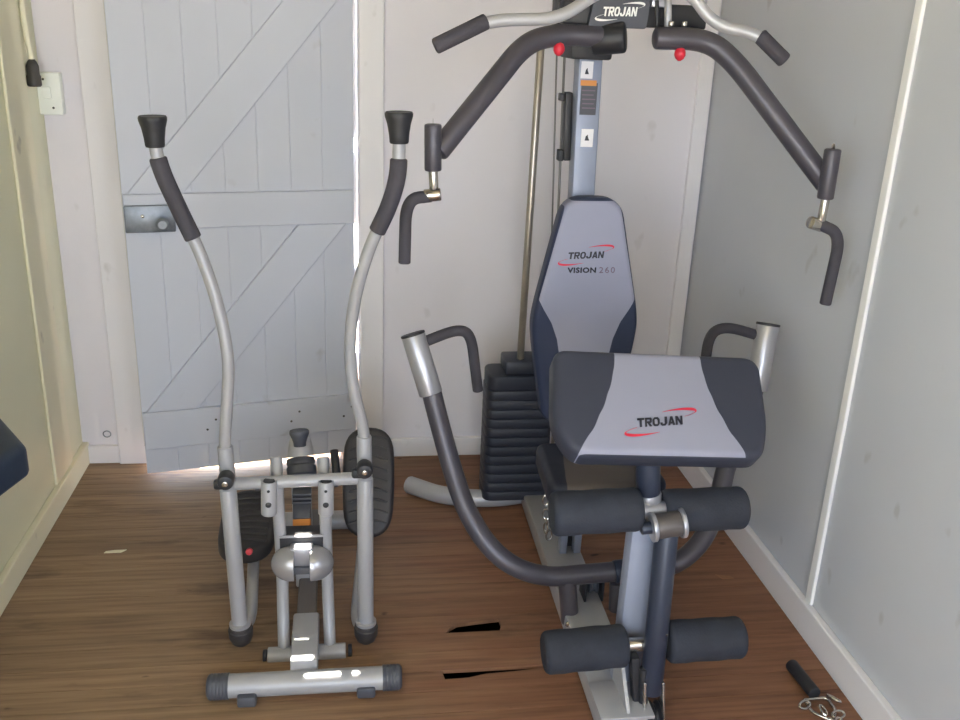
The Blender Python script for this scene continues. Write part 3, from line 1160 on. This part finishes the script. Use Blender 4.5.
# lower fork and its wheel
bm = nb()
for s in (-1, 1):
    a, b = at(652 + 9 * s, 678, y=1.70), at(652 + 10 * s, 742, y=1.69)
    bar(bm, a, b, 0.006, 0.04, 0.002)
gp('fork', bm, 'chrome', lever, 'chrome fork at the foot of the lever')
bm = nb()
c = at(654, 718, y=1.695)
lathe(bm, c + Vector((-0.012, 0, 0)), c + Vector((0.012, 0, 0)), [(0, 0.038), (0.004, 0.041), (0.009, 0.032), (0.015, 0.032), (0.020, 0.041), (0.024, 0.038)], 28)
gp('pulley_wheel', bm, 'black', lever)
bm = nb()
bar(bm, at(634, 655, y=1.715), at(636, 700, y=1.715), 0.02, 0.03, 0.004)
gp('stop', bm, 'black')
bm = nb()
rod(bm, at(644, 668, y=1.70), at(642, 730, y=1.70), 0.011)
gp('cable_sleeve', bm, 'black')

# roller axles and foam rollers
def roller(px0, px1, py0, py1, y, r):
    a, b = at(px0, py0, y=y), at(px1, py1, y=y)
    L = (b - a).length
    e = 0.014
    prof = [(0, 0.012), (0.001, r - e)]
    for k in range(6):
        t = k / 5 * math.pi / 2
        prof.append((e * (1 - math.cos(t)), r - e + e * math.sin(t)))
    for k in range(1, 6):
        prof.append((e + (L - 2 * e) * k / 6, r + 0.001 * math.sin(k * 2.1)))
    for k in range(6):
        t = (1 - k / 5) * math.pi / 2
        prof.append((L - e * (1 - math.cos(t)), r - e + e * math.sin(t)))
    prof += [(L - 0.001, r - e), (L, 0.012)]
    bm_ = nb()
    lathe(bm_, a, b, prof, 36)
    return gp('foam_roller', bm_, 'foam')


roller(551, 640, 514, 509, 1.76, 0.049)
roller(662, 744, 511, 507.5, 1.79, 0.049)
roller(543, 626, 653, 645, 1.735, 0.049)
roller(666, 742, 642, 637, 1.735, 0.049)
bm = nb()
rod(bm, at(600, 512, y=1.775), at(700, 508, y=1.785), 0.0195)
gp('roller_axle', bm, 'sleeve')
bm = nb()
rod(bm, at(590, 648, y=1.735), at(700, 639.5, y=1.735), 0.0165)
gp('roller_axle', bm, 'chrome')
for px, py in ((587 - 20, 626), (665, 637)):
    bm = nb()
    p = at(px, py, y=1.70)
    rod(bm, p, p + Vector((0.0, -0.004, 0.012)), 0.004)
    gp('adjust_pin', bm, 'chrome')

# ------------------------------------------------------------------ lat bar hanging under the boom
lat = thing('lat_bar', 'bent silver pull-down bar with black foam grips hanging at the top of the gym', 'exercise bar', at(640, 5, y=2.12))
lpts = A((436, 46, 2.10), (489, 20, 2.10), (560, 19, 2.12), (604, -12, 2.14), (645, -16, 2.14), (688, -12, 2.14), (714, 26, 2.12), (757, 33, 2.10), (784, 60, 2.08))
bm = nb()
full = fillet(lpts, 0.05, 8)
tube(bm, full, 0.0135, 18, 0.003)
link('bar', bm, M['silver'], lat)
for a, b in ((lpts[0], lpts[1]), (lpts[-1], lpts[-2])):
    bm = nb()
    d = (b - a).normalized()
    L = (b - a).length
    e = a + d * L * (0.97 if a is lpts[0] else 0.93)
    tube(bm, [a - d * 0.004, (a + e) / 2, e], 0.0172, 20, 0.005)
    o = link('grip', bm, M['foam_grip'], lat)
bm = nb()
hp = at(645, -16, y=2.14)
tube(bm, [hp, hp + Vector((0, 0, 0.02)), hp + Vector((0, 0, 0.04))], 0.006, 10)
link('hook', bm, M['chrome'], lat)

# ------------------------------------------------------------------ elliptical trainer
EY = 2.05
ell = thing('elliptical_trainer', 'pale grey elliptical trainer with two tall curved handles', 'exercise machine', (-0.125, 2.2, 0))


def ep(name, bm, m, parent=ell, label=None, **kw):
    return gp(name, bm, m, parent, label, **kw)


za = 0.034
sa, sb = at(211, 687, z=0.035), at(398, 677, z=0.035)
bm = nb()
tube(bm, [sa + (sb - sa) * 0.08, sa + (sb - sa) * 0.5, sa + (sb - sa) * 0.93], 0.0285, 24)
ep('stabilizer', bm, 'ell')
for a, b in ((sa - (sb - sa) * 0.02, sa + (sb - sa) * 0.095), (sb + (sb - sa) * 0.02, sb - (sb - sa) * 0.085)):
    bm = nb()
    L = (b - a).length
    prof = [(0, 0.023), (0.003, 0.028), (0.008, 0.031)]
    k = 0.012
    while k < L - 0.004:
        prof += [(k, 0.031), (k + 0.002, 0.030), (k + 0.004, 0.031)]
        k += 0.008
    prof += [(L, 0.031)]
    lathe(bm, a, b, prof, 28)
    ep('end_cap', bm, 'charcoal', None or ell, 'dark grey ribbed end cap')
for px, py in ((247, 699), (366, 690)):
    bm = nb()
    p = at(px, py, z=0.018)
    box(bm, p, (0.045, 0.03, 0.03), 0.006)
    ep('foot', bm, 'charcoal')

# base plate, side stubs, floor spine
bm = nb()
bar(bm, (-0.122, sa_y + 0.02, 0.058), (-0.124, 2.10, 0.058), 0.066, 0.05, 0.006)
ep('base_plate', bm, 'ell')
bm = nb()
bar(bm, (-0.124, 2.08, 0.058), (-0.13, 2.66, 0.055), 0.05, 0.045, 0.006)
ep('base_spine', bm, 'brown_tube')
bm = nb()
rod(bm, at(268, 656, y=2.03), at(346, 651, y=2.03), 0.022, 0.003)
ep('base_crossbar', bm, 'ell')
for px, py, sgn in ((267, 656, -1), (348, 650.5, 1)):
    bm = nb()
    p = at(px, py, y=2.03)
    rod(bm, p, p + Vector((0.010 * sgn, 0, 0)), 0.017)
    ep('bolt', bm, 'black')
for s in ((284, 648, 282, 565, 278, 500), (330, 645, 327, 565, 325, 500)):
    bm = nb()
    tube(bm, spline([at(s[0], s[1], y=2.04), at((s[0] + s[2]) / 2, (s[1] + s[3]) / 2, y=2.075), at(s[2], s[3], y=2.085), at(s[4], s[5], y=2.09), at(s[4] - 1, 478, y=2.105), at(s[4] - 2, 457, y=2.13)], 8), 0.0152, 18, 0.003)
    ep('upright', bm, 'ell')
for px in (269, 326):
    bm = nb()
    a, b = at(px, 514, y=EY - 0.01), at(px, 480.5, y=EY - 0.01)
    L = (b - a).length
    lathe(bm, a, b, [(0, 0.016), (0.003, 0.019), (L - 0.002, 0.019), (L, 0.018), (L - 0.0005, 0.0148), (L - 0.02, 0.0145)], 24)
    s_ = ep('socket', bm, 'ell')
    bm = nb()
    lathe(bm, b - (b - a).normalized() * 0.012, b + (b - a).normalized() * 0.001, [(0, 0.014), (0.01, 0.0143), (0.013, 0.013)], 20)
    ep('socket_plug', bm, 'black', s_)
    for f_ in (0.22, 0.62):
        bm = nb()
        c = b + (a - b) * f_ + Vector((0, -0.019, 0))
        lathe(bm, c + Vector((0, 0.003, 0)), c + Vector((0, -0.003, 0)), [(0, 0.0075 if f_ > 0.5 else 0.004), (0.004, 0.007 if f_ > 0.5 else 0.0035), (0.006, 0.002)], 14)
        ep('screw', bm, 'black', s_)
bm = nb()
ca, cb_ = at(233, 484, y=EY + 0.005), at(362, 478, y=EY + 0.005)
rod(bm, ca, cb_, 0.0155, 0.003)
ep('pivot_axle', bm, 'ell')
for px, py in ((257.5, 484), (336, 480)):
    bm = nb()
    p = at(px, py, y=EY + 0.02)
    rod(bm, p - Vector((0.005, 0, 0)), p + Vector((0.005, 0, 0)), 0.0172, 0.002)
    ep('bushing', bm, 'charcoal')

# swinging arms
def swing(low, mid, top, grip_from, knob, cap):
    b = nb()
    tube(b, [low[0], (low[0] + low[1]) / 2, low[1]], 0.0200, 22, 0.003)
    arm = ep('swing_arm', b, 'ell')
    b = nb()
    rod(b, mid[0], mid[1], 0.0182, 0.003)
    ep('clamp_sleeve', b, 'ell', arm)
    b = nb()
    pth = spline(top, 10)
    tube(b, pth, 0.0140, 20, 0.003)
    ep('handle_tube', b, 'ell', arm)
    # foam grip along the upper run
    g = pth[grip_from:]
    b = nb()
    tube(b, g[:-13], 0.0188, 20, 0.004)
    ep('grip', b, 'foam_grip', arm, 'dark foam grip')
    b = nb()
    e = pth[-1]
    d = (pth[-1] - pth[-4]).normalized()
    st = e - d * 0.048
    lathe(b, st, e + d * 0.02, [(0, 0.019), (0.003, 0.0205), (0.018, 0.0215), (0.040, 0.025), (0.055, 0.0295), (0.061, 0.0300), (0.065, 0.028), (0.064, 0.018)], 28)
    ep('end_cap', b, 'black', arm, 'flared dark grey end cap')
    b = nb()
    rod(b, knob + Vector((0, 0.01, 0)), knob + Vector((0, -0.03, 0)), 0.019, 0.006)
    kb = ep('clamp_knob', b, 'black', arm)
    b = nb()
    p_ = knob + Vector((-0.014, 0.0, -0.016))
    box(b, p_, (0.034, 0.02, 0.024), 0.007)
    ep('clamp_lever', b, 'black', kb)
    b = nb()
    rod(b, knob + Vector((0, -0.029, 0)), knob + Vector((0, -0.034, 0)), 0.007, 0.002)
    ep('screw', b, 'chrome', kb)
    # cup joint at the lower end
    b = nb()
    a0 = low[0]
    dd = (low[0] - low[1]).normalized()
    lathe(b, a0 - dd * 0.014, a0 + dd * 0.052, [(0, 0.0245), (0.004, 0.0285), (0.012, 0.029), (0.014, 0.031), (0.034, 0.030), (0.050, 0.024), (0.060, 0.013), (0.064, 0.003)], 26)
    ep('joint_cup', b, 'pedal', arm, 'dark rubber joint cup')
    b = nb()
    lathe(b, a0 - dd * 0.022, a0 - dd * 0.008, [(0, 0.0235), (0.002, 0.0265), (0.012, 0.0265), (0.014, 0.0235)], 26)
    ep('joint_ring', b, 'sleeve', arm)
    return arm


swing((at(240.5, 629, y=EY), at(228, 488, y=EY)), (at(229, 492, y=EY), at(225, 446, y=EY)),
      A((225.5, 462, EY), (225, 440, EY), (227, 405, EY + 0.005), (228, 360, EY + 0.01), (219, 310, EY + 0.02), (202, 258, EY + 0.03), (181, 213, EY + 0.04), (164, 176, EY + 0.05), (156, 150, EY + 0.05), (153, 124, EY + 0.05)),
      54, at(226.5, 478, y=EY - 0.03), None)
swing((at(366, 627, y=EY), at(365, 478, y=EY)), (at(365, 484, y=EY), at(364, 436, y=EY)),
      A((364, 452, EY), (363, 428, EY), (354, 390, EY), (350, 350, EY), (355, 300, EY - 0.01), (369, 250, EY - 0.02), (388, 208, EY - 0.03), (397, 178, EY - 0.04), (399, 150, EY - 0.04), (399, 120, EY - 0.04)),
      54, at(364.5, 467, y=EY - 0.03), None)

# pedal bars, foot pedals
for px0, py0, end in ((243, 628, (-0.285, 2.46, 0.145)), (362, 628, (0.035, 2.50, 0.12))):
    bm = nb()
    tube(bm, fillet([at(px0, py0, y=EY + 0.0), at(px0 + (8 if px0 < 300 else -6), py0 - 10, y=EY + 0.09), end], 0.04), 0.016, 16, 0.003)
    ep('pedal_bar', bm, 'ell')


def pedal(c, ex, ez, L, W, m, label, wrap=False):
    ex = Vector(ex).normalized()
    ez = Vector(ez)
    ez = (ez - ex * ez.dot(ex)).normalized()
    ey = ex.cross(ez)
    if ey.dot(CAM - c) < 0:
        ey = -ey
    o_ = outline_round([(-W / 2 * 0.85, -L / 2), (W / 2 * 0.85, -L / 2), (W / 2, 0), (W / 2 * 0.9, L / 2), (-W / 2 * 0.9, L / 2), (-W / 2, 0)], [0.085, 0.085, 0.16, 0.085, 0.085, 0.16])
    b = nb()
    pillow(b, o_, 0.045, 0.014, c - ey * 0.02, ex, ey, ez)
    p_ = ep('foot_pedal', b, m, ell, label, angle=50)
    for k in range(9):
        b = nb()
        s = -L / 2 + L * (k + 1.2) / 10.5
        w = W * 0.36
        pts = [c + ex * x + ez * (s + 0.016 * math.cos(x / w * 1.4)) + ey * 0.026 for x in (-w, -w * 0.6, -w * 0.2, w * 0.2, w * 0.6, w)]
        tube(b, pts, 0.0035, 8)
        ep('tread_ridge', b, m, p_)
    return p_, ey


pl, pey_ = pedal(Vector((-0.300, 2.435, 0.155)), (1, 0.0, 0), (-0.05, 1, 0.04), 0.335, 0.165, 'pedal', None)
bm = nb()
p = at(249.5, 551, y=2.262)
rod(bm, p, p + Vector((0, -0.012, 0.004)), 0.0095, 0.003)
ep('reflector', bm, 'red', pl, 'pink red round reflector')
pr, _ = pedal(Vector((0.046, 2.50, 0.250)), (1, -0.05, 0), (0.0, 0.50, 0.86), 0.325, 0.158, 'stretch', None)
# drive housing between the uprights
for px, sgn in ((293.5, -1), (311.5, 1)):
    bm = nb()
    c = at(px, 563, y=2.055)
    prof = []
    for k in range(17):
        t = k / 16 * math.pi
        prof.append((0.056 * math.sin(t / 2), 0.046 * math.cos(t / 2)))
    prof = [(-0.004, 0.042), (-0.003, 0.045), (-0.001, 0.046)] + prof
    lathe(bm, c, c + Vector((sgn, 0, 0)), prof, 36)
    ep('drive_cover', bm, 'ball', ell, 'rounded silver cover')
bm = nb()
c = at(302, 541, y=2.10)
box(bm, c, (0.108, 0.06, 0.058), 0.004)
ep('drive_box', bm, 'black')
bm = nb()
box(bm, c + Vector((0, -0.027, 0.030)), (0.110, 0.008, 0.005), 0.001)
ep('box_lid', bm, 'sleeve')
bm = nb()
c2 = at(302, 553, y=2.065)
box(bm, c2, (0.056, 0.05, 0.055), 0.006)
ep('tension_block', bm, 'sleeve')
bm = nb()
c2b = at(302, 566, y=2.055)
box(bm, c2b, (0.046, 0.05, 0.02), 0.003)
ep('tension_block', bm, 'charcoal')
bm = nb()
bar(bm, at(302, 541, y=2.13), at(302, 520, y=2.17), 0.046, 0.03, 0.003)
ep('label_bar', bm, 'orange', ell, 'orange labelled bar')
bm = nb()
bar(bm, at(302, 521, y=2.165), at(302, 478, y=2.27), 0.046, 0.035, 0.004)
for k in range(3):
    q = at(302, 491 + k * 4, y=2.2)
    bar(bm, q + Vector((-0.024, 0, 0)), q + Vector((0.024, 0, 0)), 0.006, 0.045, 0.001, Vector((0, 0, 1)))
ep('mast', bm, 'charcoal')
# collar, tapered head and flared top
bm = nb()
mb, mt = at(302, 476, y=2.26), at(300, 452, y=2.30)
lathe(bm, mb, mt, [(0, 0.034), (0.004, 0.038), (0.024, 0.039), (0.027, 0.036), (0.031, 0.036), (0.034, 0.038), (0.046, 0.037)], 32)
ep('mast_collar', bm, 'charcoal')
bm = nb()
h0, h1 = at(301, 456, y=2.29), at(300, 438, y=2.31)
lathe(bm, h0, h1, [(0, 0.035), (0.02, 0.033), (0.04, 0.029), (0.052, 0.024)], 32)
ep('mast_head', bm, 'silver')
bm = nb()
k0, k1 = at(300, 446, y=2.27), at(299, 428, y=2.28)
lathe(bm, k0, k1, [(0, 0.016), (0.010, 0.017), (0.022, 0.021), (0.034, 0.026), (0.040, 0.026), (0.043, 0.024), (0.042, 0.015)], 28)
ep('mast_cap', bm, 'charcoal', ell, 'flared dark grey cap')
bm = nb()
bar(bm, (-0.135, 2.29, 0.05), at(301, 478, y=2.28), 0.05, 0.05, 0.005)
ep('rear_post', bm, 'silver')
bm = nb()
tube(bm, [(-0.32, 2.66, 0.035), (-0.13, 2.66, 0.035), (0.06, 2.66, 0.035)], 0.03, 20, 0.005)
ep('rear_stabilizer', bm, 'ell')
bm = nb()
rod(bm, at(334, 450, y=2.45), at(337, 478, y=2.40), 0.012)
ep('crank', bm, 'black')

# ------------------------------------------------------------------ padded bench whose corner shows at the left edge
bench = thing('bench', 'navy blue padded bench whose corner shows at the left edge', 'bench', (-0.80, 1.72, 0))
BZ = 0.62
b_tip, b_far, b_near = at(27, 443, z=BZ), at(0, 413, z=BZ), at(0, 462, z=BZ)
d1 = (b_far - b_tip).normalized()
d2 = (b_near - b_tip).normalized()
far = b_tip + d1 * ((X0 + 0.03 - b_tip.x) / d1.x)
near = b_tip + d2 * 0.26
ol = [Vector((q.x, q.y)) for q in (b_tip, far, Vector((X0 + 0.03, near.y - 0.05, 0)), Vector((near.x - 0.06, near.y - 0.05, 0)), near)]
ol = outline_round(ol, [0.018, 0.02, 0.02, 0.02, 0.02])
bm = nb()
pillow(bm, ol, 0.08, 0.022, Vector((0, 0, BZ - 0.08)), Vector((1, 0, 0)), Vector((0, 0, 1)), Vector((0, 1, 0)))
link('pad', bm, M['bench'], bench, angle=50)
for x, y in ((-0.88, 1.80), (-0.90, 2.03)):
    bm = nb()
    bar(bm, (x, y, 0.0), (x, y, BZ - 0.079), 0.04, 0.04, 0.004)
    link('leg', bm, M['dark_tube'], bench)

# ------------------------------------------------------------------ loose grip lying on the floor
grip = thing('exercise_grip', 'black foam hand grip with chrome bracket lying on the floor by the right wall', 'hand grip', at(808, 690, z=0))
ga, gb = at(791, 664, z=0.018), at(815, 694, z=0.018)
bm = nb()
tube(bm, [ga, (ga + gb) / 2, gb], 0.0165, 20, 0.004)
link('grip', bm, M['black'], grip)
bm = nb()
gd = (gb - ga).normalized()
side = Vector((-gd.y, gd.x, 0))
pts = [gb + gd * 0.004 - side * 0.03, gb + gd * 0.006 + side * 0.03, gb + gd * 0.05 + side * 0.028, gb + gd * 0.085, gb + gd * 0.05 - side * 0.034, gb + gd * 0.004 - side * 0.03]
for p in pts:
    p.z = 0.008
tube(bm, fillet(pts, 0.014), 0.0042, 12)
link('bracket', bm, M['chrome'], grip)
for k, (u_, v_, an) in enumerate(((0.03, -0.045, 0.4), (0.055, -0.01, 1.4), (0.075, 0.018, 0.2), (0.02, 0.04, 2.2), (0.10, 0.004, 0.9))):
    bm = nb()
    c = gb + gd * u_ + side * v_
    c.z = 0.016
    e1 = Vector((math.cos(an), math.sin(an), 0))
    e2 = Vector((-e1.y, e1.x, 0.5)).normalized()
    pts = [c + e1 * math.cos(t) * 0.017 + e2 * math.sin(t) * 0.009 for t in [i * math.pi / 8 for i in range(17)]]
    tube(bm, pts, 0.0032, 8)
    link('chain_link', bm, M['chrome'], grip)

# scraps on the boards
bm = nb()
c = at(108, 552, z=0.0)
prism(bm, [(-0.03, -0.006), (0.02, -0.009), (0.034, 0.004), (0.0, 0.006), (-0.026, 0.003)], c + Vector((0.02, 0, 0.0008)), (1, 0, 0.04), (0, 1, 0), (0, 0, 1), 0.002)
tag(link('paint_flake', bm, M['trim_cream'], smooth=False), 'pale flake of paint on the floor by the left baseboard', 'scrap')
bm = nb()
c = at(723, 577, z=0.0)
prism(bm, [(-0.02, 0.012), (-0.008, -0.012), (0.03, -0.012), (0.02, 0.001), (0.0, 0.004)], c + Vector((0, 0, 0.0008)), (1, 0, 0.0), (0, 1, 0), (0, 0, 1), 0.002)
tag(link('wood_chip', bm, paint('pale_wood', (150, 108, 78), 0.6), smooth=False), 'pale wood chip on the floor between the right foam rollers and the wall', 'scrap')

# ------------------------------------------------------------------ light: sky through window, doorway and added opening, sun through door gaps and added slits
w = bpy.data.worlds.new('sky')
scene.world = w
w.use_nodes = True
bg = w.node_tree.nodes['Background']
bg.inputs['Color'].default_value = (0.74, 0.85, 1.0, 1)
bg.inputs['Strength'].default_value = 3.2
sd = bpy.data.lights.new('sun', 'SUN')
sd.energy = 22
sd.angle = math.radians(0.3)
sd.color = (1.0, 0.93, 0.8)
so_ = bpy.data.objects.new('sun', sd)
COL.objects.link(so_)
so_.rotation_euler = SUN.to_track_quat('Z', 'Y').to_euler()
so_.location = (0.5, 4, 6)


def portal(name, loc, rot, sx, sy):
    l = bpy.data.lights.new(name, 'AREA')
    l.shape = 'RECTANGLE'
    l.size = sx
    l.size_y = sy
    l.cycles.is_portal = True
    o_ = bpy.data.objects.new(name, l)
    COL.objects.link(o_)
    o_.location = loc
    o_.rotation_euler = rot


portal('side_daylight', (X0 - 0.05, -0.75, 1.525), (0, math.radians(-90), 0), 1.25, 1.7)
portal('side_daylight', (X1 + 0.05, -0.85, 1.5), (0, math.radians(90), 0), 1.2, 1.3)  # portal at the added right-wall opening
portal('doorway_daylight', (-0.05, YF - 0.05, 1.05), (math.radians(90), 0, 0), 1.0, 2.1)

scene.view_settings.view_transform = 'Standard'
scene.view_settings.look = 'None'
scene.view_settings.exposure = 1.72
scene.view_settings.gamma = 1.0
scene.view_settings.use_curve_mapping = False
scene.cycles.max_bounces = 12
scene.cycles.diffuse_bounces = 8
